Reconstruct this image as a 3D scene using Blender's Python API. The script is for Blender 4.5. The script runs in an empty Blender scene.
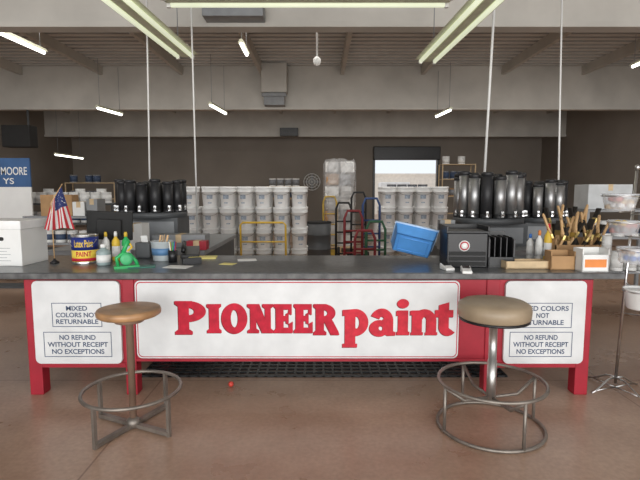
import bpy, math, random
from mathutils import Vector, Matrix, Euler
random.seed(4)
C=bpy.context.scene.collection
PI=math.pi
# ---------------------------------------------------------------- camera data
F=481.0; PITCH=math.atan(50/481.0); H=1.55
def ray(px,py):
    a=(px-320)/F; b=(240-py)/F
    return Vector((a, math.cos(PITCH)+b*math.sin(PITCH), -math.sin(PITCH)+b*math.cos(PITCH)))
def W(px,py,d):
    r=ray(px,py); t=d/r.y
    return Vector((r.x*t, d, H+r.z*t))
def onz(px,py,z):
    r=ray(px,py); t=(z-H)/r.z
    return Vector((r.x*t, r.y*t, z))
# ---------------------------------------------------------------- materials
MATS={}
def mat(name,col,rough=0.6,metal=0.0,var=0.12,scale=6.0,emit=0,ecol=None,alpha=1,trans=0,bump=0,coat=0):
    if name in MATS: return MATS[name]
    m=bpy.data.materials.new(name); m.use_nodes=True
    nt=m.node_tree; b=nt.nodes['Principled BSDF']
    b.inputs['Roughness'].default_value=rough; b.inputs['Metallic'].default_value=metal
    tc=nt.nodes.new('ShaderNodeTexCoord'); n=nt.nodes.new('ShaderNodeTexNoise')
    n.inputs['Scale'].default_value=scale; n.inputs['Detail'].default_value=5
    nt.links.new(tc.outputs['Object'],n.inputs['Vector'])
    r=nt.nodes.new('ShaderNodeValToRGB')
    r.color_ramp.elements[0].position=.3; r.color_ramp.elements[1].position=.7
    r.color_ramp.elements[0].color=tuple(c*(1-var) for c in col)+(1,)
    r.color_ramp.elements[1].color=tuple(min(1,c*(1+var)) for c in col)+(1,)
    nt.links.new(n.outputs['Fac'],r.inputs['Fac']); nt.links.new(r.outputs['Color'],b.inputs['Base Color'])
    if emit:
        b.inputs['Emission Color'].default_value=(ecol or col)+(1,); b.inputs['Emission Strength'].default_value=emit
    if alpha<1: b.inputs['Alpha'].default_value=alpha
    if trans: b.inputs['Transmission Weight'].default_value=trans
    if coat: b.inputs['Coat Weight'].default_value=coat
    if bump:
        bp=nt.nodes.new('ShaderNodeBump'); bp.inputs['Strength'].default_value=bump
        nt.links.new(n.outputs['Fac'],bp.inputs['Height']); nt.links.new(bp.outputs['Normal'],b.inputs['Normal'])
    MATS[name]=m; return m
red=mat('red_paint',(0.36,0.012,0.028),.5)
redlet=mat('red_lettering',(0.50,0.012,0.035),.8,var=.2,scale=20)
redlet2=mat('red_lettering_light',(0.56,0.025,0.045),.8,var=.2,scale=20)
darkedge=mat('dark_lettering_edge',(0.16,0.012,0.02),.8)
white_sign=mat('white_sign_paint',(0.70,0.71,0.71),.6,var=.09,scale=5)
blueink=mat('blue_grey_ink',(0.05,0.08,0.15),.6)
worktop_m=mat('dark_laminate',(0.085,0.09,0.095),.3,var=.4,scale=30,coat=.2)
edge_m=mat('worktop_edge',(0.10,0.10,0.10),.5,var=.5,scale=14)
black=mat('black_plastic',(0.012,0.012,0.014),.4)
blackm=mat('black_matte',(0.02,0.02,0.02),.8)
canblack=mat('dark_canister_enamel',(0.022,0.022,0.024),.5,var=.2)
cansteel=mat('grey_canister_steel',(0.42,0.42,0.42),.42,.85,var=.15,scale=10)
chrome=mat('brushed_steel',(0.7,0.7,0.7),.28,1.0,var=.1,scale=10)
dullsteel=mat('dull_steel',(0.27,0.24,0.21),.5,.7,var=.25,scale=10)
wood_seat=mat('golden_varnished_wood',(0.36,0.20,0.095),.38,var=.3,scale=9)
vinyl=mat('tan_vinyl',(0.33,0.255,0.17),.45,var=.15)
white_p=mat('white_plastic',(0.75,0.75,0.73),.4,var=.05)
pailm=mat('white_pail',(0.86,0.86,0.85),.4,var=.04)
lidm=mat('white_lid',(0.92,0.92,0.91),.4,var=.03)
greyl=mat('grey_print',(0.22,0.23,0.25),.6,var=.5,scale=40)
paleprint=mat('pale_blue_print',(0.36,0.42,0.50),.6,var=.35,scale=50)
card=mat('cardboard',(0.42,0.25,0.12),.85,var=.15)
cardlight=mat('pale_wood',(0.6,0.45,0.27),.7,var=.15,scale=12)
yellow=mat('yellow_paint',(0.75,0.5,0.05),.5)
yellowd=mat('worn_yellow_paint',(0.5,0.34,0.06),.6,var=.3)
yellowpad=mat('yellow_paper',(0.8,0.7,0.25),.8)
blue=mat('blue_plastic',(0.04,0.17,0.55),.4)
blued=mat('worn_blue_paint',(0.03,0.07,0.2),.6)
redd=mat('worn_red_paint',(0.22,0.02,0.025),.6)
greend=mat('worn_green_paint',(0.03,0.12,0.06),.6)
bluelt=mat('light_blue_plastic',(0.09,0.30,0.68),.4)
green=mat('green_plastic',(0.03,0.42,0.12),.4)
paper=mat('white_paper',(0.8,0.8,0.78),.8,var=.03)
beam_m=mat('painted_beam',(0.53,0.505,0.46),.7,var=.12,scale=1.2)
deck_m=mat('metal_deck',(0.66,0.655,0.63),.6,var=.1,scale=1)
deck_shade=mat('metal_deck_recess_shade',(0.40,0.395,0.38),.7,var=.1,scale=1)  # darker grey paints shade into the deck recesses so the ribs read
wall_m=mat('taupe_wall',(0.27,0.235,0.20),.9,var=.1,scale=.6)
grey=mat('grey_metal',(0.25,0.26,0.27),.5)
greydk=mat('dark_grey_metal',(0.08,0.085,0.09),.5)
lamp_m=mat('fluorescent_lamp_glass',(0.5,0.53,0.4),.4,emit=.62,ecol=(.95,1,.74))
lampfar=mat('fluorescent_tube',(0.9,0.9,0.85),.4,emit=5,ecol=(1,.98,.9))
fixture_m=mat('fixture_housing',(0.62,0.63,0.48),.5)
wrap=mat('stretch_wrap',(0.42,0.41,0.39),.3,var=.3,scale=7,bump=.4)
clear=mat('clear_plastic',(0.82,0.84,0.87),.15,var=.02,alpha=.38)
bristle=mat('black_bristle',(0.03,0.025,0.02),.9,var=.4,scale=60)
woodh=mat('brush_handle_wood',(0.6,0.38,0.18),.5,var=.15)
gold=mat('brass_ferrule',(0.5,0.38,0.15),.35,.9)
outside_m=mat('glowing_stucco',(0.55,0.49,0.42),.9,emit=.3,ecol=(1,.93,.85))  # emission in the stucco stands in for sunlight on the wall
orange=mat('orange_print',(0.75,0.25,0.06),.6)
def floor_mat():
    m=bpy.data.materials.new('stained_concrete'); m.use_nodes=True; nt=m.node_tree; b=nt.nodes['Principled BSDF']
    tc=nt.nodes.new('ShaderNodeTexCoord')
    n=nt.nodes.new('ShaderNodeTexNoise'); n.inputs['Scale'].default_value=.9; n.inputs['Detail'].default_value=8; n.inputs['Roughness'].default_value=.62
    n2=nt.nodes.new('ShaderNodeTexNoise'); n2.inputs['Scale'].default_value=35; n2.inputs['Detail'].default_value=4
    nt.links.new(tc.outputs['Object'],n.inputs['Vector']); nt.links.new(tc.outputs['Object'],n2.inputs['Vector'])
    r=nt.nodes.new('ShaderNodeValToRGB'); e=r.color_ramp.elements
    e[0].position=.3; e[0].color=(0.30,0.18,0.12,1); e[1].position=.72; e[1].color=(0.50,0.345,0.255,1)
    nt.links.new(n.outputs['Fac'],r.inputs['Fac'])
    mx=nt.nodes.new('ShaderNodeMix'); mx.data_type='RGBA'; mx.blend_type='OVERLAY'; mx.inputs[0].default_value=.25
    nt.links.new(r.outputs['Color'],mx.inputs[6]); nt.links.new(n2.outputs['Fac'],mx.inputs[7])
    br=nt.nodes.new('ShaderNodeTexBrick'); br.offset=0; br.inputs['Scale'].default_value=1
    br.inputs['Brick Width'].default_value=3.6; br.inputs['Row Height'].default_value=3.6; br.inputs['Mortar Size'].default_value=.006
    br.inputs['Color1'].default_value=(1,1,1,1); br.inputs['Color2'].default_value=(1,1,1,1); br.inputs['Mortar'].default_value=(.6,.55,.55,1)
    mp=nt.nodes.new('ShaderNodeMapping'); mp.inputs['Location'].default_value=(1.3,-.2,0)
    nt.links.new(tc.outputs['Object'],mp.inputs['Vector']); nt.links.new(mp.outputs['Vector'],br.inputs['Vector'])
    m2=nt.nodes.new('ShaderNodeMix'); m2.data_type='RGBA'; m2.blend_type='MULTIPLY'; m2.inputs[0].default_value=1
    nt.links.new(mx.outputs[2],m2.inputs[6]); nt.links.new(br.outputs['Color'],m2.inputs[7])
    nt.links.new(m2.outputs[2],b.inputs['Base Color'])
    mr=nt.nodes.new('ShaderNodeMapRange'); mr.inputs[3].default_value=.2; mr.inputs[4].default_value=.38
    nt.links.new(n.outputs['Fac'],mr.inputs[0]); nt.links.new(mr.outputs[0],b.inputs['Roughness'])
    return m
floor_m=floor_mat()
def flag_mat():
    m=bpy.data.materials.new('striped_flag_cloth'); m.use_nodes=True; nt=m.node_tree; b=nt.nodes['Principled BSDF']; L=nt.links
    uv=nt.nodes.new('ShaderNodeUVMap'); uv.uv_map='UVMap'
    s=nt.nodes.new('ShaderNodeSeparateXYZ'); L.new(uv.outputs[0],s.inputs[0])
    def mth(op,a,bv):
        n=nt.nodes.new('ShaderNodeMath'); n.operation=op
        L.new(a,n.inputs[0])
        if isinstance(bv,(int,float)): n.inputs[1].default_value=bv
        else: L.new(bv,n.inputs[1])
        return n.outputs[0]
    st=mth('LESS_THAN',mth('MODULO',mth('MULTIPLY',s.outputs[1],6.5),1.0),.5)
    mx=nt.nodes.new('ShaderNodeMix'); mx.data_type='RGBA'; L.new(st,mx.inputs[0]); mx.inputs[6].default_value=(.6,.57,.55,1); mx.inputs[7].default_value=(.42,.02,.03,1)
    can=mth('MULTIPLY',mth('LESS_THAN',s.outputs[0],.45),mth('GREATER_THAN',s.outputs[1],.4))
    vo=nt.nodes.new('ShaderNodeTexVoronoi'); vo.inputs['Scale'].default_value=14; L.new(uv.outputs[0],vo.inputs['Vector'])
    star=mth('LESS_THAN',vo.outputs['Distance'],.2)
    cc=nt.nodes.new('ShaderNodeMix'); cc.data_type='RGBA'; L.new(star,cc.inputs[0]); cc.inputs[6].default_value=(.02,.03,.12,1); cc.inputs[7].default_value=(.6,.6,.6,1)
    m2=nt.nodes.new('ShaderNodeMix'); m2.data_type='RGBA'; L.new(can,m2.inputs[0]); L.new(mx.outputs[2],m2.inputs[6]); L.new(cc.outputs[2],m2.inputs[7])
    L.new(m2.outputs[2],b.inputs['Base Color']); b.inputs['Roughness'].default_value=.8
    return m
# ---------------------------------------------------------------- mesh builder
class M:
    def __init__(s): s.v=[];s.f=[];s.mi=[];s.sm=[]
    def add(s,vs,fs,m=0,smooth=False):
        o=len(s.v); s.v+= [tuple(v) for v in vs]
        for f in fs: s.f.append([i+o for i in f]); s.mi.append(m); s.sm.append(smooth)
        return s
    def box(s,c,sz,m=0,rot=(0,0,0)):
        R=Euler(rot).to_matrix(); c=Vector(c)
        vs=[c+R@Vector((x*sz[0]/2,y*sz[1]/2,z*sz[2]/2)) for x in(-1,1) for y in(-1,1) for z in(-1,1)]
        return s.add(vs,[(0,1,3,2),(4,6,7,5),(0,4,5,1),(2,3,7,6),(0,2,6,4),(1,5,7,3)],m)
    def bb(s,a,b,m=0):
        return s.box([(a[i]+b[i])/2 for i in range(3)],[abs(b[i]-a[i]) for i in range(3)],m)
    def lathe(s,prof,c=(0,0,0),seg=24,m=0,smooth=True,R=None):
        c=Vector(c); n=len(prof); vs=[];fs=[]
        for (r,z) in prof:
            for k in range(seg):
                p=Vector((r*math.cos(2*PI*k/seg),r*math.sin(2*PI*k/seg),z))
                if R is not None: p=R@p
                vs.append(c+p)
        for i in range(n-1):
            for k in range(seg):
                k2=(k+1)%seg; fs.append((i*seg+k,i*seg+k2,(i+1)*seg+k2,(i+1)*seg+k))
        s.add(vs,fs,m,smooth)
        o=len(s.v)-n*seg
        for i,rev in ((0,True),(n-1,False)):
            if prof[i][0]>1e-4:
                f=[o+i*seg+k for k in range(seg)]
                s.f.append(f[::-1] if rev else f); s.mi.append(m); s.sm.append(False)
        return s
    def cyl(s,p0,p1,r,m=0,seg=14,r1=None):
        p0=Vector(p0);p1=Vector(p1); d=p1-p0
        R=d.to_track_quat('Z','Y').to_matrix()
        return s.lathe([(r,0),(r if r1 is None else r1,d.length)],p0,seg,m,True,R)
    def tube(s,pts,r,m=0,seg=8,closed=False):
        pts=[Vector(p) for p in pts]; n=len(pts); vs=[];fs=[]
        up=None
        for i,p in enumerate(pts):
            a=pts[(i-1)%n] if (closed or i>0) else p; b=pts[(i+1)%n] if (closed or i<n-1) else p
            t=(b-a).normalized()
            if up is None:
                up=Vector((0,0,1)) if abs(t.z)<.9 else Vector((1,0,0))
            x=t.cross(up).normalized(); y=x.cross(t).normalized(); up=y
            for k in range(seg):
                an=2*PI*k/seg; vs.append(p+x*r*math.cos(an)+y*r*math.sin(an))
        rng=n if closed else n-1
        for i in range(rng):
            j=(i+1)%n
            for k in range(seg):
                k2=(k+1)%seg; fs.append((i*seg+k,i*seg+k2,j*seg+k2,j*seg+k))
        if not closed: fs.append(tuple(range(seg))[::-1]); fs.append(tuple((n-1)*seg+k for k in range(seg)))
        return s.add(vs,fs,m,True)
    def ring(s,c,R,r,m=0,seg=48):
        return s.tube([(c[0]+R*math.cos(2*PI*k/seg),c[1]+R*math.sin(2*PI*k/seg),c[2]) for k in range(seg)],r,m,8,True)
    def rrect(s,x0,x1,z0,z1,y0,y1,rad,m=0):
        pts=[]
        for cx,cz,a0 in((x1-rad,z0+rad,-90),(x1-rad,z1-rad,0),(x0+rad,z1-rad,90),(x0+rad,z0+rad,180)):
            for k in range(7):
                a=math.radians(a0+15*k); pts.append((cx+rad*math.cos(a),cz+rad*math.sin(a)))
        n=len(pts); vs=[(p[0],y0,p[1]) for p in pts]+[(p[0],y1,p[1]) for p in pts]
        fs=[tuple(range(n)),tuple(range(2*n-1,n-1,-1))]+[(k,n+k,n+(k+1)%n,(k+1)%n) for k in range(n)]
        return s.add(vs,fs,m)
    def poly(s,pts,y,m=0):
        return s.add([(p[0],y,p[1]) for p in pts],[tuple(range(len(pts)))],m)
def obj(name,mb,mats,loc=(0,0,0),parent=None,label=None,cat=None,bevel=0,kind=None,rot=(0,0,0),group=None):
    me=bpy.data.meshes.new(name); me.from_pydata(mb.v,[],mb.f)
    if not isinstance(mats,(list,tuple)): mats=[mats]
    for x in mats: me.materials.append(x)
    me.polygons.foreach_set('material_index',mb.mi); me.polygons.foreach_set('use_smooth',mb.sm); me.update()
    o=bpy.data.objects.new(name,me); C.objects.link(o); o.location=loc; o.rotation_euler=rot
    if parent: o.parent=parent
    if label: o['label']=label
    if cat: o['category']=cat
    if kind: o['kind']=kind
    if group: o['group']=group
    if bevel:
        b=o.modifiers.new('bevel','BEVEL'); b.width=bevel; b.segments=2; b.limit_method='ANGLE'
    return o
def thing(name,loc,label,cat,rot=(0,0,0),group=None):
    e=bpy.data.objects.new(name,None); C.objects.link(e); e.location=loc; e.rotation_euler=rot; e.empty_display_size=.1
    e['label']=label; e['category']=cat
    if group: e['group']=group
    return e
def dup(o,loc=None,rot=None,parent=None):
    n=o.copy(); C.objects.link(n)
    if parent: n.parent=parent
    if loc is not None: n.location=loc
    if rot is not None: n.rotation_euler=rot
    for ch in o.children: dup(ch,parent=n)
    return n
def text(parent,name,body,m,x0,x1,z0,z1,y,offset=0,align='CENTER',spacing=1.0,label=None,spread=1.0):
    cu=bpy.data.curves.new('t','FONT'); cu.body=body; cu.size=1; cu.offset=offset; cu.align_x=align; cu.space_line=spacing; cu.space_character=spread
    to=bpy.data.objects.new('t',cu); C.objects.link(to)
    dg=bpy.context.evaluated_depsgraph_get(); me=bpy.data.meshes.new_from_object(to.evaluated_get(dg))
    bpy.data.objects.remove(to)
    xs=[v.co.x for v in me.vertices]; ys=[v.co.y for v in me.vertices]
    a,b,c,d=min(xs),max(xs),min(ys),max(ys)
    for v in me.vertices:
        v.co=Vector((x0+(v.co.x-a)/(b-a)*(x1-x0), y, z0+(v.co.y-c)/(d-c)*(z1-z0)))
    me.materials.clear(); me.materials.append(m); me.name=name
    o=bpy.data.objects.new(name,me); C.objects.link(o)
    if parent: o.parent=parent
    return o
# ---------------------------------------------------------------- room
XL,XR,YB,YF,ZD=-12.2,10.9,24.0,-4.0,5.15
obj('floor',M().bb((XL-.3,YF,-.1),(XR+.3,YB+8,0)),floor_m,kind='structure')
obj('wall_left',M().bb((XL-.2,YF,0),(XL,YB,ZD+.1)),wall_m,kind='structure')
obj('wall_right',M().bb((XR,YF,0),(XR+.2,YB,ZD+.1)),wall_m,kind='structure')
dl=W(375,160,YB); dr=W(437,160,YB)
mb=M(); mb.bb((XL-.2,YB,0),(dl.x,YB+.2,ZD+.1)); mb.bb((dr.x,YB,0),(XR+.2,YB+.2,ZD+.1)); mb.bb((dl.x,YB,dl.z),(dr.x,YB+.2,ZD+.1))
obj('wall_back',mb,wall_m,kind='structure')
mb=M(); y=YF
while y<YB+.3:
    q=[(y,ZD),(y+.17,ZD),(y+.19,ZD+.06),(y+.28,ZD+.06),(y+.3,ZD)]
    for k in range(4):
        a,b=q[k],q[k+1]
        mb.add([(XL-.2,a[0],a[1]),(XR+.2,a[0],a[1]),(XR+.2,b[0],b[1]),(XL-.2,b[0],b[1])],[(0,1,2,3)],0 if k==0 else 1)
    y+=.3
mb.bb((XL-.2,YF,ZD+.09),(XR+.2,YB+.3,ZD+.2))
obj('ceiling',mb,[deck_m,deck_shade],kind='structure')
for k,yb in enumerate((7.3,14.5,21.7)):
    mb=M(); mb.bb((XL,yb,3.95),(XR,yb+.12,ZD)); mb.bb((XL,yb-.06,3.9),(XR,yb+.2,3.98))
    obj('trim_%d'%(k+1),mb,beam_m,kind='structure')
xs=[.65+2.35*k for k in range(-5,5)]
n=4
for k,x in enumerate(xs):
    for a,b in ((-.0,7.3),(7.42,14.5),(14.62,21.7)):
        mb=M().bb((x-.05,a,4.9),(x+.05,b,ZD)); obj('trim_%d'%n,mb,beam_m,kind='structure'); n+=1
dt=W(375,147,YB).z
d=thing('roller_door_housing',((dl.x+dr.x)/2,YB-.3,dl.z-.0),'black roll-up door coil box above the open loading door','door')
hw=(dr.x-dl.x)/2
obj('housing',M().bb((-hw-.1,0,0),(hw+.1,.29,dt-dl.z)),black,parent=d,bevel=.03)
obj('guide_rail',M().bb((-hw-.1,.2,-dl.z),(-hw,.29,0)),black,parent=d); obj('guide_rail',M().bb((hw,.2,-dl.z),(hw+.1,.29,0)),black,parent=d)
obj('boundary_wall',M().bb((0,YB+7,0),(11,YB+7.2,2.5)).bb((0,YB+6.9,2.5),(11,YB+7.3,2.6)),outside_m,label='pale self-glowing outdoor wall beyond the open door',cat='wall')
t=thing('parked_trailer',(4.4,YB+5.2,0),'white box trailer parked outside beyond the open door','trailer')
obj('box',M().bb((-.8,-.7,.5),(.9,.7,2.0)),mat('trailer_white_glow',(.7,.7,.7),.5,emit=.3),parent=t,bevel=.04)  # slight emission brightens the trailer box in place of daylight
for x in(-.5,.5): obj('wheel',M().lathe([(.1,-.1),(.3,-.1),(.3,.1),(.1,.1)],(x,-.6,.3),20,0,True,Euler((PI/2,0,0)).to_matrix()),blackm,parent=t)
obj('axle_frame',M().bb((-.7,-.5,.4),(.8,.5,.5)).bb((-.5,-.5,.25),(-.4,.5,.4)),greydk,parent=t)
# ---------------------------------------------------------------- lights (fixtures)
def fixture(p0,p1,w,label,m=lamp_m,h=.1,hang=None):
    p0=Vector(p0);p1=Vector(p1); c=(p0+p1)/2; L=(p1-p0).length; a=math.atan2(p1.y-p0.y,p1.x-p0.x)
    t=thing('fluorescent_light',c,label,'light',rot=(0,0,a))
    s=M(); s.add([(-L/2,-w/2,0),(-L/2,w/2,0),(-L/2,w/5,h),(-L/2,-w/5,h),(L/2,-w/2,0),(L/2,w/2,0),(L/2,w/5,h),(L/2,-w/5,h)],
       [(0,3,2,1),(4,5,6,7),(0,4,7,3),(1,2,6,5),(3,7,6,2),(0,1,5,4)])
    if w>.2: s.bb((-L/2,-.05,-.03),(L/2,.05,0))
    obj('housing',s,fixture_m,parent=t)
    if w>.2:
        for k in(-1,1):
            q=M().tube([(-L/2+.04,k*w*.28,-.03),(L/2-.04,k*w*.28,-.03)],.027,0,10)
            obj('tube',q,m,parent=t)
            for e in(-1,1): obj('lamp_holder',M().bb((e*(L/2-.02)-.02,k*w*.28-.02,-.06),(e*(L/2-.02)+.02,k*w*.28+.02,0)),white_p,parent=t)
    else:
        obj('tube',M().tube([(-L/2+.03,0,-.025),(L/2-.03,0,-.025)],.03,0,10),m,parent=t)
    top=(4.95 if hang is None else hang)-c.z
    for k in (-1,1): obj('hanger_rod',M().cyl((k*L*.4,0,h),(k*L*.4,0,top),.006),grey,parent=t)
    return t
lab='long fluorescent strip fixture with two pale greenish tubes hung below beams'
fixture((-2.02,3.9,3.4),(-1.85,6.85,3.4),.36,lab)
fixture((1.68,3.9,3.4),(1.53,7.1,3.4),.36,lab)
fixture((-1.55,5.0,3.45),(1.30,5.0,3.45),.36,'fluorescent strip fixture spanning between two parallel fixtures')
lf='slim ceiling fluorescent strip light far inside the warehouse'
for (a,b,z) in (((-8,28),(45,52),4.3),((97,107),(122,114),3.7),((210,104),(226,113),3.7),((436,116),(451,109),3.7),((241,42),(247,54),4.3),((55,154),(83,158),2.9),((632,66),(655,56),4.3)):
    fixture(onz(a[0],a[1],z),onz(b[0],b[1],z),.12,lf,lampfar,h=.06)
def boxy(name,a,b,m,label,cat,extra=None):
    c=((a[0]+b[0])/2,(a[1]+b[1])/2,a[2]); mm=M().bb((a[0]-c[0],a[1]-c[1],0),(b[0]-c[0],b[1]-c[1],b[2]-a[2]))
    return obj(name,mm,m,loc=c,label=label,cat=cat,bevel=.01)
a=W(206,22,7.2); b=W(265,8,7.2); boxy('electrical_box',(a.x,6.95,a.z),(b.x,7.24,b.z),grey,'dark grey electrical box on the ceiling beam','electrical box')
a=W(262,106,14.2); b=W(287,64,14.2); 
t=thing('duct_box',((a.x+b.x)/2,14.2,a.z),'grey sheet metal duct box mounted on the concrete beam','duct')
w=(b.x-a.x)/2; hh=b.z-a.z
obj('box',M().bb((-w,-.2,hh*.3),(w,.24,hh)),beam_m,parent=t,bevel=.02); obj('grille',M().bb((-w*.8,-.15,0),(w*.8,.2,hh*.3)).bb((-w*.95,-.22,hh*.2),(w*.95,-.16,hh*.28)),grey,parent=t,bevel=.01)
a=W(280,136,21.4); b=W(298,128,21.4); boxy('junction_box',(a.x,21.3,a.z),(b.x,21.64,b.z),greydk,'small grey junction box on the far beam','electrical box')
p=W(317,66,9.0)
t=thing('security_camera',p,'white dome security camera hanging on a thin ceiling rod','camera')
obj('dome',M().lathe([(0,0),(.05,.015),(.07,.06),(.07,.12),(.03,.16)]),white_p,parent=t); obj('rod',M().cyl((0,0,.16),(0,0,ZD-p.z),.02),white_p,parent=t)
a=W(3,147,13.9); b=W(30,125,13.9)
t=thing('wall_speaker',((a.x+b.x)/2,14.05,a.z),'black box loudspeaker hung below the beam','speaker')
w=(b.x-a.x)/2; obj('cabinet',M().bb((-w,-.2,0),(w,.2,b.z-a.z)),blackm,parent=t,bevel=.02); obj('bracket',M().cyl((0,.2,.3),(0,.45,.3),.03).cyl((0,.45,.25),(0,.45,3.95-a.z),.03),greydk,parent=t)
for (a,b,dd,zb,lb) in (((147,30),(150,196),6.3,.96,'thin steel power pole running from ceiling to counter'),((191,5),(197,215),6.3,.96,'thin steel power pole running from ceiling to counter'),((494,12),(483,200),6.15,.96,'slightly leaning white power pole from ceiling down'),((562,0),(558,205),6.15,.0,'thin white power pole running from ceiling to floor')):
    p=W(b[0],b[1],dd); q=W(a[0],a[1],dd); dv=(q-p); q=p+dv*((4.9-p.z)/dv.z); p=p-dv*((p.z-zb)/dv.z)
    obj('power_pole',M().cyl((0,0,0),q-p,.011 if a[0]!=494 else .016).lathe([(.05,0),(.05,.01),(.02,.02)]),white_p,loc=p,label=lb,cat='pole')
# ---------------------------------------------------------------- front counter
CF=3.516; ZT=.95
wt=M().bb((-2.95,3.46,.915),(2.2,4.4,ZT)); wt.bb((-2.95,3.445,.905),(2.215,3.46,ZT-.003),1); wt.bb((2.2,3.46,.905),(2.215,4.4,ZT-.003),1)
obj('worktop',wt,[worktop_m,edge_m],label='long dark grey laminate worktop with worn grey edge band',cat='counter',bevel=.004)
ct=thing('sales_counter',(0,CF,0),'red painted wooden counter base with white lettered panels','counter')
obj('back_board',M().bb((-2.2,.012,.24),(-1.385,.04,.892)).bb((-1.385,.012,.27),(1.06,.04,.892)).bb((1.06,.012,.24),(2.03,.04,.892)),red,parent=ct)
obj('top_rail',M().bb((-2.2,.0,.889),(2.03,.85,.914)),blackm,parent=ct)
for x0,x1 in ((-2.2,-2.1),(-1.47,-1.385),(1.24,1.34),(1.93,2.03)):
    obj('leg',M().bb((x0,0,0),(x1,.1,.892)),red,parent=ct,bevel=.006)
for x0,x1 in ((-2.2,-2.1),(-1.47,-1.385),(1.24,1.34),(1.93,2.03)):
    obj('leg',M().bb((x0,.75,0),(x1,.85,.892)),red,parent=ct,bevel=.006)
obj('rail',M().bb((-2.1,.002,.215),(-1.47,.05,.25)),red,parent=ct); obj('rail',M().bb((1.34,.002,.215),(1.93,.05,.25)),red,parent=ct)
obj('rail',M().bb((-1.385,.004,.262),(1.24,.05,.282)),red,parent=ct)
def panel(x0,x1,z0,z1,nm='sign_panel'):
    pn=obj(nm,M().rrect(x0,x1,z0,z1,-.016,.01,.04),white_sign,parent=ct,bevel=.003); return pn
lp=panel(-2.135,-1.485,.25,.882); cp=panel(-1.372,1.035,.292,.885); rp=panel(1.375,1.975,.25,.882)
obj('border_line',M().rrect(-1.362,1.025,.302,.875,-.0165,-.016,.035,0),redlet,parent=cp)
obj('panel_face',M().rrect(-1.355,1.018,.309,.868,-.0185,-.0165,.03,0),white_sign,parent=cp)
def frame(x0,x1,z0,z1,y,t=.004):
    m=M()
    for a in ((x0,x1,z0,z0+t),(x0,x1,z1-t,z1),(x0,x0+t,z0+t,z1-t),(x1-t,x1,z0+t,z1-t)):
        m.poly([(a[0],a[2]),(a[1],a[2]),(a[1],a[3]),(a[0],a[3])],y)
    return m
def Z(py): return W(320,py,CF-.02).z
def X(px,py=320): return W(px,py,CF-.02).x
for (pp,bx,lines1,b2) in ((lp,(51,101,303,327),("MIXED","COLORS NOT","RETURNABLE"),(43,111,332,357)),(rp,(514,573,303,328),("MIXED COLORS","NOT","RETURNABLE"),(510,573,332,357))):
    for (q,tx) in ((bx,lines1),(b2,("NO REFUND","WITHOUT RECEIPT","NO EXCEPTIONS"))):
        x0,x1,z1,z0=X(q[0],q[2]),X(q[1],q[2]),Z(q[2]),Z(q[3])
        obj('notice_border',frame(x0,x1,z0,z1,-.0175,.005),blueink,parent=pp)
        ml=max(len(s) for s in tx); xc=(x0+x1)/2; hw_=(x1-x0)/2-.028; step=(z1-z0-.03)/3
        for i,s in enumerate(tx):
            zz=z1-.015-(i+1)*step+step*.14; w_=hw_*len(s)/ml
            text(pp,'notice_line',s,blueink,xc-w_,xc+w_,zz,zz+step*.7,-.0175,offset=.02)
def arcring(cx,cz,rx,rz,ix,iz,a0,a1,S,n=24,icx=None,icz=None):
    icx=cx if icx is None else icx; icz=cz if icz is None else icz
    for k in range(n):
        a=math.radians(a0+(a1-a0)*k/n); b=math.radians(a0+(a1-a0)*(k+1)/n)
        S([(icx+ix*math.cos(a),icz+iz*math.sin(a)),(cx+rx*math.cos(a),cz+rz*math.sin(a)),(cx+rx*math.cos(b),cz+rz*math.sin(b)),(icx+ix*math.cos(b),icz+iz*math.sin(b))],False)
def ccw(pts):
    ar=sum(pts[i][0]*pts[(i+1)%len(pts)][1]-pts[(i+1)%len(pts)][0]*pts[i][1] for i in range(len(pts)))
    return pts if ar>0 else pts[::-1]
def letters(dx,dz,ybase):
    m=M()
    spans=(('P',175,206.5),('I',207,221.5),('O',221.5,247.5),('N',247.5,273.5),('E',273.5,293),('E',293.5,313),('R',313.5,338))
    for (ch,a,b) in spans:
        xa,xb=X(a,320)+dx,X(b,320)+dx
        z0,z1=Z(333)+dz,Z(304)+dz
        if ch=='P' : z0,z1=Z(334.5)+dz,Z(301)+dz
        if ch=='R': z0=Z(335)+dz
        cnt=[0]
        def S(pts,step=True):
            if step: cnt[0]+=1
            m.poly([(xa+p[0]*(xb-xa),z0+p[1]*(z1-z0)) for p in ccw(pts)],ybase-.0001*cnt[0])
        def stem(x0,x1,s=.08,y0=0,y1=1):
            S([(x0,y0),(x1,y0),(x1,y1),(x0,y1)])
            S([(x0,y1-.16),(x1,y1-.16),(x1+s,y1-.09),(x1+s,y1),(x0-s,y1),(x0-s,y1-.09)])
            S([(x0-s,y0),(x1+s,y0),(x1+s,y0+.09),(x1,y0+.16),(x0,y0+.16),(x0-s,y0+.09)])
        if ch=='P':
            stem(.11,.45,.11); cnt[0]+=1; arcring(.42,.69,.57,.31,.20,.11,-90,90,S)
        if ch=='I': stem(.16,.84,.16)
        if ch=='O': arcring(.5,.5,.5,.53,.14,.30,0,360,S,36)
        if ch=='N':
            stem(.11,.34,.11); stem(.68,.9,.10); S([(.56,0),(.9,0),(.46,1),(.06,1)])
        if ch=='E':
            stem(.12,.52,.1)
            S([(.4,.81),(.92,.81),(.92,1),(.4,1)]); S([(.76,.68),(.94,.62),(.94,1),(.8,1)])
            S([(.4,0),(.92,0),(.92,.19),(.4,.19)]); S([(.82,0),(.99,0),(.99,.4),(.78,.32)])
            S([(.4,.41),(.68,.41),(.68,.6),(.4,.6)]); S([(.64,.34),(.78,.30),(.78,.71),(.64,.67)])
        if ch=='R':
            stem(.1,.43,.1); cnt[0]+=1; arcring(.4,.71,.5,.29,.18,.10,-90,90,S)
            S([(.42,.46),(.76,.5),(1.02,.12),(1.06,0),(.72,0)]) 
    return m
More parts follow.
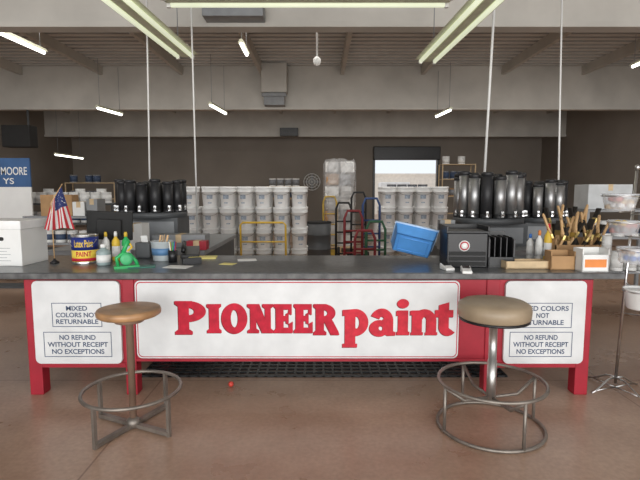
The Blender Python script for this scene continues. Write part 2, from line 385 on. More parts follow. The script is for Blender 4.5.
obj('lettering_edge',letters(-.006,-.004,-.0188),darkedge,parent=cp)
obj('serif_lettering',letters(0,0,-.0202),redlet,parent=cp)
def lower(ybase,dx=0,dz=0):
    m=M(); u=.00712; uz=.00735; x0=X(344)+dx; zb=Z(335)+dz; cnt=[0]
    def S(pts,step=True):
        if step: cnt[0]+=1
        m.poly([(x0+p[0]*u,zb+p[1]*uz) for p in ccw(pts)],ybase-.00008*cnt[0])
    def rect(a,b,c,d): S([(a,c),(b,c),(b,d),(a,d)])
    # p
    rect(1,12,-13,25); S([(-1.5,20),(1,20),(12,25),(12,27),(-1.5,26)]); S([(-1.5,-13),(14,-13),(14,-9),(-1.5,-9)])
    cnt[0]+=1; arcring(12,13,13.5,14,3.2,6.2,-115,115,S,24,icx=13)
    # a
    o=27.5
    cnt[0]+=1; arcring(o+12,15,12,12.5,2.6,4,-5,158,S,20)
    rect(o+13,o+24,2.5,16.5); S([(o+13,4),(o+24,4),(o+26.5,3),(o+26.5,-.5),(o+18,-.8),(o+14,1.5)])
    cnt[0]+=1; arcring(o+9.5,7,10.5,8.6,2.2,2.2,0,360,S,28,icx=o+11)
    S([(o+11,10.5),(o+16,11.5),(o+16,15.8),(o+9,14.8)])
    # i
    o=56.5; rect(o,o+10.5,0,25.5); S([(o-2,20),(o,20),(o,25.5),(o-2,25)]); S([(o-1.5,0),(o+12,0),(o+12,3.6),(o-1.5,3.6)])
    cnt[0]+=1; S([(o+5+6.2*math.cos(k*PI/10),32.5+4.8*math.sin(k*PI/10)) for k in range(20)])
    # n
    o=71; rect(o,o+10.5,0,25.5); S([(o-2,20.5),(o,20.5),(o,25.5),(o-2,25)]); rect(o+15,o+25.5,0,15); cnt[0]+=1; arcring(o+13,14.5,12.5,12.3,2.2,4.2,0,155,S,20)
    S([(o-1.2,0),(o+11.7,0),(o+11.7,3),(o-1.2,3)]); S([(o+13.9,0),(o+26.7,0),(o+26.7,3),(o+13.9,3)])
    # t
    o=98; S([(o+1,7),(o+11.5,7),(o+11.5,34),(o+1,31)]); rect(o-3,o+16,18.5,26); cnt[0]+=1; arcring(o+10.5,8.5,9.5,9.3,.8,1.5,180,322,S,20)
    return m
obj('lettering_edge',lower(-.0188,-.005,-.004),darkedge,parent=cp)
obj('lowercase_lettering',lower(-.0205),redlet2,parent=cp)
mb=M()
for k in range(11): mb.bb((-1.5,3.86+k*.08,.002),(1.55,3.89+k*.08,.016))
for k in range(39): mb.bb((-1.5+k*.08,3.86,.002),(-1.48+k*.08,4.68,.014))
obj('floor_mat',mb,black,label='black perforated rubber anti-fatigue mat behind the counter',cat='mat')
p=onz(231,384,.022); obj('ball',M().lathe([(.0,-.022)]+[(.022*math.cos(math.radians(a)),.022*math.sin(math.radians(a))) for a in range(-75,90,15)]+[(0,.022)],seg=20),mat('red_rubber',(.6,.06,.04),.5),loc=(p.x,p.y,.022),label='small red rubber ball lying on the concrete floor',cat='ball')
# ---------------------------------------------------------------- stools
s1=thing('bar_stool',(-1.225,3.02,0),'backless bar stool with brown wooden disc seat and steel foot ring','stool')
obj('seat',M().lathe([(0,.75),(.18,.75),(.195,.76),(.198,.78),(.192,.796),(.18,.799),(0,.799)],seg=48),wood_seat,parent=s1)
obj('post',M().lathe([(.022,.03),(.022,.4),(.024,.4),(.024,.70),(.09,.71),(.09,.749)],seg=20),mat('worn_brown_steel',(.33,.22,.16),.5,.3),parent=s1)
obj('foot_ring',M().ring((0,0,.26),.305,.012),dullsteel,parent=s1)
a0=math.radians(-115)
for k in range(4):
    a=a0+k*PI/2; c,s=math.cos(a)*.3,math.sin(a)*.3
    obj('leg',M().box((c,s,.13),(.022,.022,.26),0,(0,0,a)),dullsteel,parent=s1)
mb=M()
for k in range(2):
    a=a0+k*PI/2; mb.box((0,0,.02+.001*k),(.61,.035,.025),0,(0,0,a))
mb.lathe([(.045,.01),(.045,.05),(.025,.07)],seg=20)
obj('cross_base',mb,dullsteel,parent=s1)
s2=thing('bar_stool',(1.12,3.03,0),'backless bar stool with thick tan vinyl seat and two steel rings','stool')
obj('seat',M().lathe([(0,.735),(.21,.735),(.224,.745),(.228,.79),(.222,.822),(.195,.839),(.12,.847),(0,.849)],seg=48),vinyl,parent=s2)
obj('seat_rim',M().lathe([(.2,.720),(.219,.722),(.219,.736),(.2,.736)],seg=48),black,parent=s2)
obj('post',M().lathe([(.03,.17),(.03,.45),(.026,.45),(.026,.70),(.1,.705),(.1,.722)],seg=24),mat('worn_chrome',(.55,.54,.52),.4,.9,var=.15),parent=s2)
obj('foot_ring',M().ring((0,0,.31),.335,.0115),dullsteel,parent=s2)
obj('base_ring',M().ring((0,0,.012),.335,.0115),dullsteel,parent=s2)
a0=math.radians(-75)
for k in range(4):
    a=a0+k*PI/2; obj('leg',M().tube([(.335*math.cos(a),.335*math.sin(a),.012),(.335*math.cos(a),.335*math.sin(a),.31)],.011),dullsteel,parent=s2)
mb=M()
for k in range(4):
    a=a0+k*PI/2; mb.tube([(.02*math.cos(a),.02*math.sin(a),.2),(.2*math.cos(a),.2*math.sin(a),.2),(.335*math.cos(a),.335*math.sin(a),.3)],.011)
obj('spokes',mb,dullsteel,parent=s2)
# ---------------------------------------------------------------- return counters + dispensers
def retcounter(x0,x1,y0,y1,lb):
    t=thing('back_counter',((x0+x1)/2,(y0+y1)/2,0),lb,'counter'); w=(x1-x0)/2; d=(y1-y0)/2
    obj('body',M().bb((-w+.03,-d+.03,.08),(w-.03,d-.03,.9)).bb((-w+.08,-d+.08,0),(w-.08,d-.08,.08)),greydk,parent=t)
    obj('worktop',M().bb((-w,-d,.9),(w,d,ZT)),grey,parent=t,bevel=.005)
    for k in (-1,1): 
        dd=obj('door',M().bb((k*w/2-w/2+.06,-d+.01,.12),(k*w/2+w/2-.06,-d+.03,.86)),greydk,parent=t,bevel=.004)
        obj('handle',M().bb((k*.06-.01,-d-.01,.6),(k*.06+.01,-d+.01,.72)),chrome,parent=dd)
retcounter(-2.75,-1.15,4.75,6.6,'grey side worktop behind the main counter')
retcounter(1.35,2.72,4.75,6.4,'grey side worktop carrying the colorant dispenser')
def dispenser(loc,R,n,cr,ch,base_h,metal,label):
    t=thing('colorant_dispenser',loc,label,'paint dispenser')
    obj('base',M().bb((-R*.9,-R*.6,0),(R*.9,R*.6,base_h-.06)).lathe([(R*.98,base_h-.06),(R*.99,base_h-.03),(R*.99,base_h),(0,base_h)],seg=36),greydk,parent=t,bevel=0)
    obj('front_panel',M().bb((-R*.8,-R*.6-.006,.03),(R*.8,-R*.6+.002,base_h-.1)),grey,parent=t)
    obj('hub',M().lathe([(R*.45,base_h),(R*.45,base_h+ch*.8),(R*.2,base_h+ch*.95)],seg=24),blackm,parent=t)
    for k in range(n):
        a=2*PI*k/n+.13; x,y=R*.84*math.cos(a),R*.84*math.sin(a); hk=ch*(1,.93,.97,.88)[k%4]
        body=cansteel if (metal and k%4!=2) else canblack
        obj('canister',M().lathe([(cr*.97,0),(cr,.01),(cr,hk*.10)],seg=18,m=1).lathe([(cr*.97,hk*.10),(cr*.97,hk*.92)],seg=18,m=0).lathe([(cr*1.02,hk*.92),(cr*1.02,hk*.975),(cr*.9,hk),(0,hk)],seg=18,m=1),[body,canblack],loc=(x,y,base_h),parent=t)
        obj('pump_valve',M().bb((-.012,-.03,0),(.012,.03,.06)).cyl((0,-.03,.04),(0,-.07,.02),.008),chrome,loc=(x*1.13,y*1.13-.02,base_h+.02),parent=t)
dispenser((W(152,200,5.6).x,5.6,ZT),.40,15,.058,.37,.35,False,'carousel of black colorant canisters on the side worktop')
dispenser((W(490,200,5.3).x,5.35,ZT),.38,15,.060,.50,.3,True,'carousel of steel and black colorant canisters')
dispenser((W(541,200,5.75).x,5.75,ZT),.27,11,.055,.44,.28,True,'smaller carousel of steel and black colorant canisters')
# ---------------------------------------------------------------- pails
def pail(loc):
    t=obj('pail',M().lathe([(0,0),(.118,0),(.122,.01),(.139,.27),(.146,.27),(.146,.283),(.139,.285),(.141,.34)],seg=28),pailm,loc=loc,label='white plastic five gallon pail with lid in a stack',cat='pail',group='stacked white pails')
    obj('lid',M().lathe([(.147,.338),(.149,.344),(.149,.362),(.142,.37),(0,.37)],seg=28),lidm,parent=t)
    for z0,z1,sp in ((.15,.225,44),(.07,.09,30)):
        mb=M(); seg=8; vs=[]
        for k in range(seg+1):
            a=math.radians(-90-sp/2+sp*k/seg); 
            for z in(z0,z1): rr=.1215+.017*(z/.27)+.0025; vs.append((rr*math.cos(a),rr*math.sin(a),z))
        mb.add(vs,[(2*k,2*k+2,2*k+3,2*k+1) for k in range(seg)])
        obj('print',mb,paleprint,parent=t)
    obj('handle',M().tube([(.147*math.cos(math.radians(a)),.147*math.sin(math.radians(a))-.002,.277-.06*math.sin(math.radians(a+180))) for a in range(-180,1,15)],.003,0,6),dullsteel,parent=t)
    return t
proto=None
def stack(x,y,n,z0=.13):
    global proto
    for k in range(n):
        L=(x+random.uniform(-.004,.004),y+random.uniform(-.006,.006),z0+k*.3705); r=(0,0,random.uniform(-.25,.25))
        if proto is None: proto=pail(L); proto.rotation_euler=r
        else: dup(proto,L,r)
def pallet(x0,x1,y0,y1):
    m=M()
    n=7
    for k in range(n):
        yy=y0+(y1-y0)*(k+.5)/n; m.bb((x0,yy-.05,.105),(x1,yy+.05,.13)); 
    for k in range(3):
        xx=x0+(x1-x0)*(k*.47+.03); m.bb((xx,y0,.02),(xx+.05,y1,.105))
    for k in range(3):
        yy=y0+(y1-y0)*(k*.45+.03); m.bb((x0,yy,0),(x1,yy+.08,.02))
    obj('pallet',m,cardlight,label='wooden shipping pallet under stacked pails',cat='pallet')
D0=8.7
xl=W(192,200,D0).x
for k in range(7): stack(xl+k*.322,D0,4)
for k in range(7): stack(xl+k*.322+.0,D0+.4,4 if k else 3)
pallet(xl-.17,xl+1.10,D0-.2,D0+.9); pallet(xl+1.17,xl+2.15,D0-.2,D0+.9)
xr=W(388,200,9.0).x
for k in range(4): stack(xr+k*.325,9.0,4)
for k in range(4): stack(xr+k*.325,9.4,4)
pallet(xr-.17,xr+1.2,8.8,9.9)
# wrapped load
p=W(340,160,12.)
t=thing('wrapped_load',(p.x,12.4,0),'tall load of stacked cartons wrapped in cloudy stretch film','pallet load')
for i in range(7):
    z0=.14+i*(p.z-.14)/7; z1=.14+(i+1)*(p.z-.14)/7-.03
    obj('wrapped_carton',M().bb((-.37+.03*(i%2),-.36,z0),(-.02,.36,z1)),[wrap,paper,card][i%3],parent=t,bevel=.02)
    obj('wrapped_carton',M().bb((.02,-.36+.03*(i%2),z0),(.36-.03*(i%3),.36,z1-.02*(i%2))),[paper,wrap,greyl][i%3],parent=t,bevel=.02)
mb=M()
vs=[];fs=[]; L=22
for i in range(L+1):
    z=.14+(p.z-.12)*i/L
    for k in range(32):
        a=2*PI*k/32; c,s=math.cos(a),math.sin(a); q=(abs(c)**6+abs(s)**6)**(-1/6)
        r=.42*q*(.94+.06*random.random())*(1 if i<L else .85); vs.append((r*c,r*s*.95,z+random.uniform(-.03,.03)*(0<i)))
for i in range(L):
    for k in range(32): fs.append((i*32+k,i*32+(k+1)%32,(i+1)*32+(k+1)%32,(i+1)*32+k))
mb.add(vs,fs,0,False)
obj('stretch_film',mb,mat('cloudy_film',(.62,.62,.62),.2,var=.15,alpha=.42),parent=t); obj('pallet_base',M().bb((-.42,-.42,.1),(.42,.42,.14)).bb((-.42,-.42,0),(-.34,.42,.1)).bb((.34,-.42,0),(.42,.42,.1)).bb((-.04,-.42,0),(.04,.42,.1)),cardlight,parent=t)
def handtruck(px,y,m,hh,lb,rz=0):
    t=thing('hand_truck',(W(px,210,y).x,y,0),lb,'hand truck',rot=(0,0,rz))
    fr=M()
    fr.tube([(-.15,.1,.12),(-.15,.12,hh-.12),(-.1,.14,hh),(.1,.14,hh),(.15,.12,hh-.12),(.15,.1,.12)],.022)
    for k in range(4): z=.3+k*(hh-.45)/4; fr.tube([(-.15,.1+.03*z/hh,z),(.15,.1+.03*z/hh,z)],.016)
    obj('frame',fr,m,parent=t); obj('toe_plate',M().bb((-.18,-.12,.005),(.18,.1,.02)).bb((-.18,.09,.02),(.18,.1,.2)),m,parent=t)
    for sx in(-1,1): obj('wheel',M().lathe([(.05,-.03),(.12,-.03),(.125,0),(.12,.03),(.05,.03)],(sx*.2,.16,.125),20,0,True,Euler((0,PI/2,0)).to_matrix()),blackm,parent=t)
    obj('axle',M().cyl((-.2,.16,.125),(.2,.16,.125),.012),greydk,parent=t)
handtruck(354,8.0,redd,1.2,'red steel hand truck parked in the aisle')
handtruck(372,8.45,blued,1.4,'blue steel hand truck beside a red one')
handtruck(366,7.0,redd,.95,'dark red hand truck with black wheels')
handtruck(330,10.8,yellowd,1.4,'tall yellow hand truck in front of wrapped load')
handtruck(344,9.3,blackm,1.3,'black hand truck standing behind the red one')
handtruck(377,7.5,greend,1.05,'green hand truck beside stacked pails',0)
handtruck(359,10.0,blackm,1.5,'black hand truck standing in the aisle')
t=thing('drum',(W(318,240,10.2).x,10.2,0),'dark steel drum standing in the aisle','drum')
obj('body',M().lathe([(.27,0),(.28,.02),(.27,.3),(.28,.31),(.27,.32),(.27,.6),(.28,.61),(.27,.62),(.28,.86),(.26,.86)],seg=28),greydk,parent=t); obj('lid',M().lathe([(.285,.86),(.285,.885),(.0,.88)],seg=28),blackm,parent=t)
t=thing('platform_cart',(W(264,230,8.0).x,8.0,0),'yellow tubular platform cart in front of pails','cart')
fr=M(); fr.tube([(-.37,-.1,.2),(-.37,-.14,.98),(-.33,-.15,1.02),(.33,-.15,1.02),(.37,-.14,.98),(.37,-.1,.2)],.017); fr.tube([(-.37,-.12,.7),(.37,-.12,.7)],.012)
obj('handle',fr,yellow,parent=t); obj('deck',M().bb((-.4,-.12,.18),(.4,.25,.22)),cardlight,parent=t)
for x in(-.33,.33):
    for y in(-.05,.18): obj('caster',M().lathe([(.03,-.02),(.08,-.02),(.08,.02),(.03,.02)],(x,y,.085),16,0,True,Euler((0,PI/2,0)).to_matrix()).bb((x-.02,y-.02,.1),(x+.02,y+.02,.18)),blackm,parent=t)
p=W(312,182,YB)
t=thing('wall_fan',(p.x,YB-.12,p.z),'round industrial fan mounted on the far wall','fan')
RX=Euler((PI/2,0,0)).to_matrix()
mb=M(); 
for r in(.15,.27,.4): mb.tube([(r*math.cos(2*PI*k/32),-.1,r*math.sin(2*PI*k/32)) for k in range(32)],.02,0,6,True)
for k in range(12): mb.tube([(0,-.12,0),(.4*math.cos(k*PI/6),-.1,.4*math.sin(k*PI/6))],.008,0,5)
obj('cage',mb,white_p,parent=t)
mb=M()
for k in range(4): mb.box((.18*math.cos(k*PI/2),-.04,.18*math.sin(k*PI/2)),(.3,.012,.14),0,(.0,-k*PI/2,0))
obj('blades',mb,grey,parent=t); obj('motor',M().cyl((0,.12,0),(0,-.06,0),.08),greydk,parent=t)
# ---------------------------------------------------------------- shelving
def shelf(x0,x1,y,d,levels,label,m=greydk):
    t=thing('shelving_unit',((x0+x1)/2,y,0),label,'shelf'); w=(x1-x0)/2
    for sx in(-1,1):
        for sy in(-1,1): obj('upright',M().bb((sx*w-.02,sy*d/2-.02,0),(sx*w+.02,sy*d/2+.02,levels[-1]+.001)),m,parent=t)
    for z in levels: obj('shelf_board',M().bb((-w,-d/2,z-.03),(w,d/2,z)),m,parent=t)
def cans(x0,x1,y,z,grp,r=.085,h=.19,skip=0.1,mm=None,lb='white paint can with lid on a shelf'):
    x=x0+r; pr=None
    while x<x1-r:
        if random.random()>skip:
            if pr is None:
                pr=obj('paint_can',M().lathe([(0,0),(r,0),(r,.005),(r*.97,.01),(r*.97,h-.012),(r,h-.006),(r,h),(r*.85,h),(r*.83,h-.008),(0,h-.008)],seg=20),mm or white_p,loc=(x,y,z),label=lb,cat='can',group=grp)
                obj('label_band',M().lathe([(r*.98,.04),(r*.98,h-.05)],seg=20),random.choice([greyl,blueink,paper]),parent=pr)
            else: dup(pr,(x,y,z))
        x+=2*r+.02
xa,xb=W(-8,200,8.5).x,W(116,200,8.5).x
shelf(xa,xb,8.6,.5,(.5,.98,1.32),'low dark shelving row stocked with white containers')
for z in (.98,1.32): cans(xa+.05,xb-.05,8.47,z+.002,'white paint cans on the low shelving',skip=.02)
cans(xa+.05,xb-.05,8.7,1.322,'white paint cans at the rear of the low shelving',skip=.3,h=.25)
def carton(px0,px1,py,d,z,dep,h,label,m=card,rz=0):
    a=W(px0,py,d).x; b=W(px1,py,d).x; w=(b-a)/2
    t=thing('carton',((a+b)/2,d+dep/2,z),label,'box',rot=(0,0,rz))
    obj('body',M().bb((-w,-dep/2,0),(w,dep/2,h)),m,parent=t,bevel=.004)
    obj('tape',M().bb((-.03,-dep/2-.002,h-.08),(.03,-dep/2+.01,h+.002)).bb((-.03,-dep/2,h),(.03,dep/2,h+.002)),cardlight,parent=t)
    return t
sx0,sx1=W(28,200,6.9).x,W(98,200,6.9).x
shelf(sx0,sx1,7.0,.4,(.4,.8,1.18),'low metal shelving with boxes and tubs',grey)
cans(sx0+.03,sx1-.03,6.9,.802,'white cans on low metal shelving',skip=.05,r=.075,h=.17)
carton(40,70,200,6.85,1.182,.26,.3,'open brown cardboard box standing on low shelving',rz=.1)
carton(72,84,200,6.85,1.182,.26,.2,'small pale box on low shelving',m=paper)
carton(86,97,200,6.85,1.182,.26,.24,'small grey box on low shelving',m=grey)
a=W(-40,230,7.6); b=W(29,158,7.6)
t=thing('banner',((a.x+b.x)/2,7.6,0),'blue and white paint brand banner on a dark stand','banner'); w=(b.x-a.x)/2
zs=W(0,187,7.6).z
obj('blue_field',M().bb((-w,0,zs),(w,.03,b.z)),mat('banner_blue',(.04,.11,.26),.6),parent=t); obj('white_field',M().bb((-w,0,zs-.5),(w,.03,zs)),paper,parent=t)
obj('stand',M().bb((-w*.8,.03,0),(-w*.7,.06,zs)).bb((w*.7,.03,0),(w*.8,.06,zs)).bb((-w*.9,-.1,0),(w*.9,.2,.03)),greydk,parent=t)
xc=t.location.x
text(t,'brand_text','MOORE',paper,W(1,170,7.6).x-xc,W(27,170,7.6).x-xc,W(0,175,7.6).z,W(0,167,7.6).z,-.004,offset=.01)
text(t,'brand_text','YS',paper,W(3,180,7.6).x-xc,W(14,180,7.6).x-xc,W(0,184,7.6).z,W(0,178,7.6).z,-.004,offset=.01)
for (p0,p1,dd,zz,lb) in ((70,118,20,(.6,1.2,1.85),'far storage shelving along the back wall'),(440,472,20,(.6,1.3,2.0,2.6),'far storage rack beside the loading door'),(385,432,15,(.5,1.0,1.4),'storage rack near the loading door'),(268,306,20,(.6,1.2,1.7),'far storage rack near the wall fan')):
    xa,xb=W(p0,200,dd).x,W(p1,200,dd).x; shelf(xa,xb,dd,.6,zz,lb,cardlight if dd==20 else greydk)
    for z in zz[1:]: cans(xa+.05,xb-.05,dd,z+.002,'containers on '+lb,r=.15,h=.32,skip=.25,mm=random.choice([pailm,card,greyl]),lb='storage container on far warehouse shelving')
xa,xb=W(586,200,6.2).x,W(665,200,6.2).x
shelf(xa,xb,6.4,.5,(.5,.95,1.3),'grey metal shelving stocked with containers',grey)
cans(xa+.03,xb,6.25,.952,'white tubs on grey shelving',r=.08,h=.2,skip=0)
cans(xa+.03,xb,6.25,.502,'white tubs on lower grey shelving',r=.08,h=.25,skip=0)
carton(588,632,200,6.22,1.302,.35,.32,'large pale grey carton on metal shelving',m=mat('pale_grey_card',(.55,.57,.58),.8))
# ---------------------------------------------------------------- items on the worktop
t=thing('file_box',(-2.54,3.95,ZT),'white cardboard archive box with lid and printed lines','box',rot=(0,0,-.05))
obj('body',M().bb((-.19,-.17,0),(.19,.17,.33)),paper,parent=t,bevel=.004); obj('lid',M().bb((-.2,-.18,.29),(.2,.18,.36)),mat('box_lid_white',(.86,.86,.85),.7),parent=t,bevel=.006)
obj('handle_slot',M().rrect(-.05,.05,.2,.23,-.1715,-.16,.012),blackm,parent=t)
for k in range(5): obj('printed_line',M().bb((-.15,-.1712,.04+k*.025),(.1-.03*(k%2),-.165,.043+k*.025)),greyl,parent=t)
A,B,Cc,Dd=[W(*q) for q in ((61,186,3.95),(51,203,3.9),(43,229,3.88),(74,229,3.98))]
base=Vector((W(54,250,3.93).x,3.93,ZT))
t=thing('desk_flag',base,'small striped flag with starred blue canton on a thin stick','flag')
me=M(); nx,ny=24,20; vs=[]
for i in range(nx+1):
    for j in range(ny+1):
        u,v=i/nx,j/ny; p=(B*(1-v)+A*v)*(1-u)+(Cc*(1-v)+Dd*v)*u
        p=p+Vector((0,.014*math.sin(v*13+u*2)*(.3+u),-.01*u*math.sin(v*7))); vs.append(p-base)
fs=[(i*(ny+1)+j,(i+1)*(ny+1)+j,(i+1)*(ny+1)+j+1,i*(ny+1)+j+1) for i in range(nx) for j in range(ny)]
me.add(vs,fs,0,True); fo=obj('flag_cloth',me,flag_mat(),parent=t)
uvl=fo.data.uv_layers.new(name='UVMap')
for l in fo.data.loops:
    i,j=divmod(l.vertex_index,ny+1); uvl.data[l.index].uv=(i/nx,j/ny)
ext=(A-B).normalized()
obj('stick',M().tube([(0,0,.01),B-base,A-base+ext*.02],.004),woodh,parent=t); obj('stand',M().lathe([(.035,0),(.035,.01),(.012,.025),(.008,.04)],seg=20),black,parent=t)
def curved_text(par,nm,body,m,w,z0,z1,R,ac=-PI/2):
    o=text(par,nm,body,m,-w/2,w/2,z0,z1,0,offset=.02)
    for v in o.data.vertices:
        a=ac+v.co.x/R; v.co=Vector((R*math.cos(a),R*math.sin(a),v.co.z))
p=onz(80,264,ZT); p.y+=.1; r=.105;h=.235
t=thing('paint_can',(p.x,p.y,ZT),'gallon paint can with dark blue, yellow and white label','can')
obj('body',M().lathe([(r,0),(r,.006),(r*.98,.012),(r*.98,h-.012),(r,h-.006),(r,h),(r*.86,h),(r*.84,h-.008),(0,h-.008)],seg=36),chrome,parent=t)
obj('label_band',M().lathe([(r*.985,.015),(r*.985,.14)],seg=36),mat('label_yellow',(.85,.62,.08),.5),parent=t); obj('label_top',M().lathe([(r*.99,.11),(r*.99,h-.018)],seg=36),mat('label_blue',(.015,.03,.2),.5),parent=t)
curved_text(t,'label_text','Latex Paint',yellow,.15,.135,.195,r+.001,-1.25)
curved_text(t,'label_text','PAINT',redlet,.12,.06,.1,r+.001,-1.25)
obj('label_stripe',M().lathe([(r*.995,.02),(r*.995,.045)],seg=36),redlet,parent=t)
obj('bail_handle',M().tube([((r+.004)*math.cos(math.radians(a)),-.03-.06*math.sin(math.radians(a)),h-.04-.07*math.sin(math.radians(a))) for a in range(0,181,15)],.003,0,6),chrome,parent=t)
def bottle(px,py,r,h,m,cap,label,z=ZT):
    p=onz(px,py,z)
    t=thing('bottle',(p.x,p.y+r,z),label,'bottle')
    obj('body',M().lathe([(r*.9,0),(r,.01),(r,h*.62),(r*.85,h*.7),(r*.4,h*.78),(r*.35,h*.84)],seg=20),m,parent=t)
    obj('cap',M().lathe([(r*.42,h*.83),(r*.42,h*.94),(r*.3,h)],seg=16),cap,parent=t)
    obj('label_band',M().lathe([(r*1.01,h*.15),(r*1.01,h*.5)],seg=20),paper,parent=t)
bottle(101,266,.055,.17,mat('grey_green_plastic',(.3,.38,.38),.4),paper,'grey green plastic bottle beside the paint can')
bottle(105,260,.033,.24,white_p,yellow,'white squeeze bottle with yellow cap')
bottle(115,261,.033,.25,yellow,white_p,'yellow squeeze bottle with white cap')
bottle(125,260,.035,.24,green,yellow,'green squeeze bottle with yellow cap behind tape dispenser')
bottle(94,259,.03,.2,paper,greyl,'white spray bottle behind paint can')
bottle(549,262,.033,.32,yellow,redlet,'slim yellow bottle with red cap near brush display')
bottle(540,261,.03,.26,paper,orange,'white bottle with orange cap near brush display')
bottle(531,259,.03,.22,white_p,blue,'white bottle with blue cap near brush display')
p=onz(124,269,ZT)
t=thing('tape_gun',(p.x,p.y+.05,ZT),'green handheld tape dispenser with yellow handle','tape dispenser',rot=(0,0,.5))
mb=M(); mb.bb((-.09,-.035,0),(.09,.035,.02)); mb.tube([(-.06,0,.02),(-.07,0,.08),(-.02,0,.12),(.03,0,.1),(.07,0,.05),(.08,0,.02)],.014)
obj('frame',mb,green,parent=t)
obj('tape_roll',M().lathe([(.02,-.025),(.045,-.025),(.045,.025),(.02,.025)],(0,0,.07),24,0,True,RX),mat('green_tape',(.08,.5,.2),.5),parent=t)
obj('grip',M().tube([(-.02,0,.12),(0,0,.17),(.02,0,.215)],.017),green,parent=t); obj('trigger',M().tube([(.01,0,.13),(.045,0,.16),(.03,0,.19)],.008),yellow,parent=t)
p=W(106,238,4.22)
t=thing('monitor',(p.x,4.27,ZT),'black flat screen monitor seen from behind on short stand','monitor',rot=(0,.06,.2))
obj('screen',M().box((0,0,.285),(.38,.03,.26),0,(.2,0,.06)).box((0,-.03,.27),(.2,.03,.15),0,(.2,0,.06)),blackm,parent=t,bevel=.008)
obj('stand',M().cyl((0,-.02,.01),(0,-.01,.22),.022).lathe([(.09,0),(.09,.01),(.03,.02)]),blackm,parent=t)
p=onz(159,262,ZT)
t=thing('plastic_tub',(p.x,p.y+.1,ZT),'clear plastic tub with blue label and sticks inside','tub')
obj('bowl',M().lathe([(.075,0),(.08,.005),(.095,.16),(.1,.165),(.098,.168),(.09,.16),(.075,.01),(0,.01)],seg=28),mat('cloudy_plastic',(.6,.66,.68),.3,alpha=.8),parent=t)
obj('label_band',M().lathe([(.0855,.05),(.0915,.11)],seg=28),mat('muted_blue',(.1,.22,.4),.5),parent=t)
for k in range(4):
    a=k*1.6; obj('stir_stick',M().box((.03*math.cos(a),.03*math.sin(a),.12),(.014,.005,.2),0,(.15*math.sin(a),.2*math.cos(a),a)),woodh,parent=t)
def flat(name,px,py,w,d,h,m,lb,cat,rz=0,z=ZT):
    p=onz(px,py,z); return obj(name,M().bb((-w/2,-d/2,0),(w/2,d/2,h)),m,loc=(p.x,p.y,z),rot=(0,0,rz),label=lb,cat=cat,bevel=.002)
flat('notepad',203,258,.24,.14,.012,yellowpad,'yellow legal notepad lying on the worktop','notepad',.1)
flat('paper_sheet',178,267,.2,.13,.003,paper,'white paper sheet lying on the worktop','paper',-.2)
flat('clipboard',142,267,.2,.12,.008,mat('dark_green_board',(.03,.16,.12),.5),'dark green clipboard lying on the worktop','clipboard',.3)
flat('paper_sheet',247,260,.16,.12,.003,paper,'white receipt paper on the worktop','paper',.2)
flat('paper_sheet',228,264,.12,.09,.003,yellowpad,'small yellow note on the worktop','paper',-.3)
flat('stapler',192,264,.15,.04,.05,black,'black desk stapler near the notepad','stapler',.5)
p=onz(188,258,ZT)
t=thing('telephone',(p.x,p.y+.08,ZT),'black desk telephone with handset on cradle','telephone',rot=(0,0,.2))
obj('base',M().add([(-.08,-.09,0),(.08,-.09,0),(.08,.09,0),(-.08,.09,0),(-.08,-.09,.03),(.08,-.09,.03),(.08,.09,.09),(-.08,.09,.09)],[(0,3,2,1),(0,1,5,4),(1,2,6,5),(2,3,7,6),(3,0,4,7),(4,5,6,7)]),black,parent=t,bevel=.006)
obj('handset',M().tube([(-.055,-.08,.055),(-.055,-.05,.09),(-.055,.05,.125),(-.055,.085,.11)],.019),black,parent=t)
p=onz(173,262,ZT)
t=thing('pen_cup',(p.x,p.y,ZT),'black mesh cup holding pens and markers','cup')
obj('cup',M().lathe([(.035,0),(.038,.1),(.034,.1),(.032,.01),(0,.01)],seg=20),black,parent=t)
for k in range(5): obj('pen',M().cyl((.01*math.cos(k),.01*math.sin(k),.02),(.03*math.cos(k*1.3),.03*math.sin(k*1.3),.17),.004),[red,blue,yellow,paper,green][k],parent=t)
p=W(146,250,4.27)
t=thing('receipt_printer',(p.x,4.28,ZT),'dark grey receipt printer with paper slip','printer',rot=(0,0,-.1))
obj('body',M().bb((-.07,-.08,0),(.07,.08,.14)),greydk,parent=t,bevel=.015); obj('paper_slip',M().box((0,-.03,.16),(.06,.002,.08),0,(.3,0,0)),paper,parent=t)
carton(152,205,240,5.02,ZT+.001,.22,.13,'low grey carton on the side worktop',m=grey)
carton(186,206,238,4.78,ZT+.001,.12,.09,'small red carton on the side worktop',m=red)
carton(120,142,238,4.8,ZT+.001,.22,.26,'white carton on the side worktop',m=paper)
carton(440,455,236,4.8,ZT+.001,.12,.3,'grey carton beside the colorant dispenser',m=grey)
# blue bin
p=onz(415,262,ZT)
t=thing('plastic_bin',(p.x-.01,p.y+.04,ZT+.172),'blue plastic bin tipped over showing its underside','bin',rot=(-.9,.22,-.15))
w,dd,hh=.165,.11,.058
mb=M()
for (a,b) in (((-w,-dd,-hh),(w,dd,-hh+.008)),((-w,-dd,-hh),(-w+.008,dd,hh)),((w-.008,-dd,-hh),(w,dd,hh)),((-w,-dd,-hh),(w,-dd+.008,hh)),((-w,dd-.008,-hh),(w,dd,hh))): mb.bb(a,b)
mb.v=[(v[0]*(1+.08*(v[2]/hh)),v[1]*(1+.08*(v[2]/hh)),v[2]) for v in mb.v]
obj('shell',mb,bluelt,parent=t)
w*=1.08; dd*=1.08
obj('rim',M().tube([(-w,-dd,hh),(w,-dd,hh),(w,dd,hh),(-w,dd,hh)],.01,0,8,True),mat('pale_blue',(.45,.62,.85),.4),parent=t)
obj('foot_ridge',M().tube([(-.12,-.07,-.06),(.12,-.07,-.06),(.12,.07,-.06),(-.12,.07,-.06)],.005,0,6,True),bluelt,parent=t)
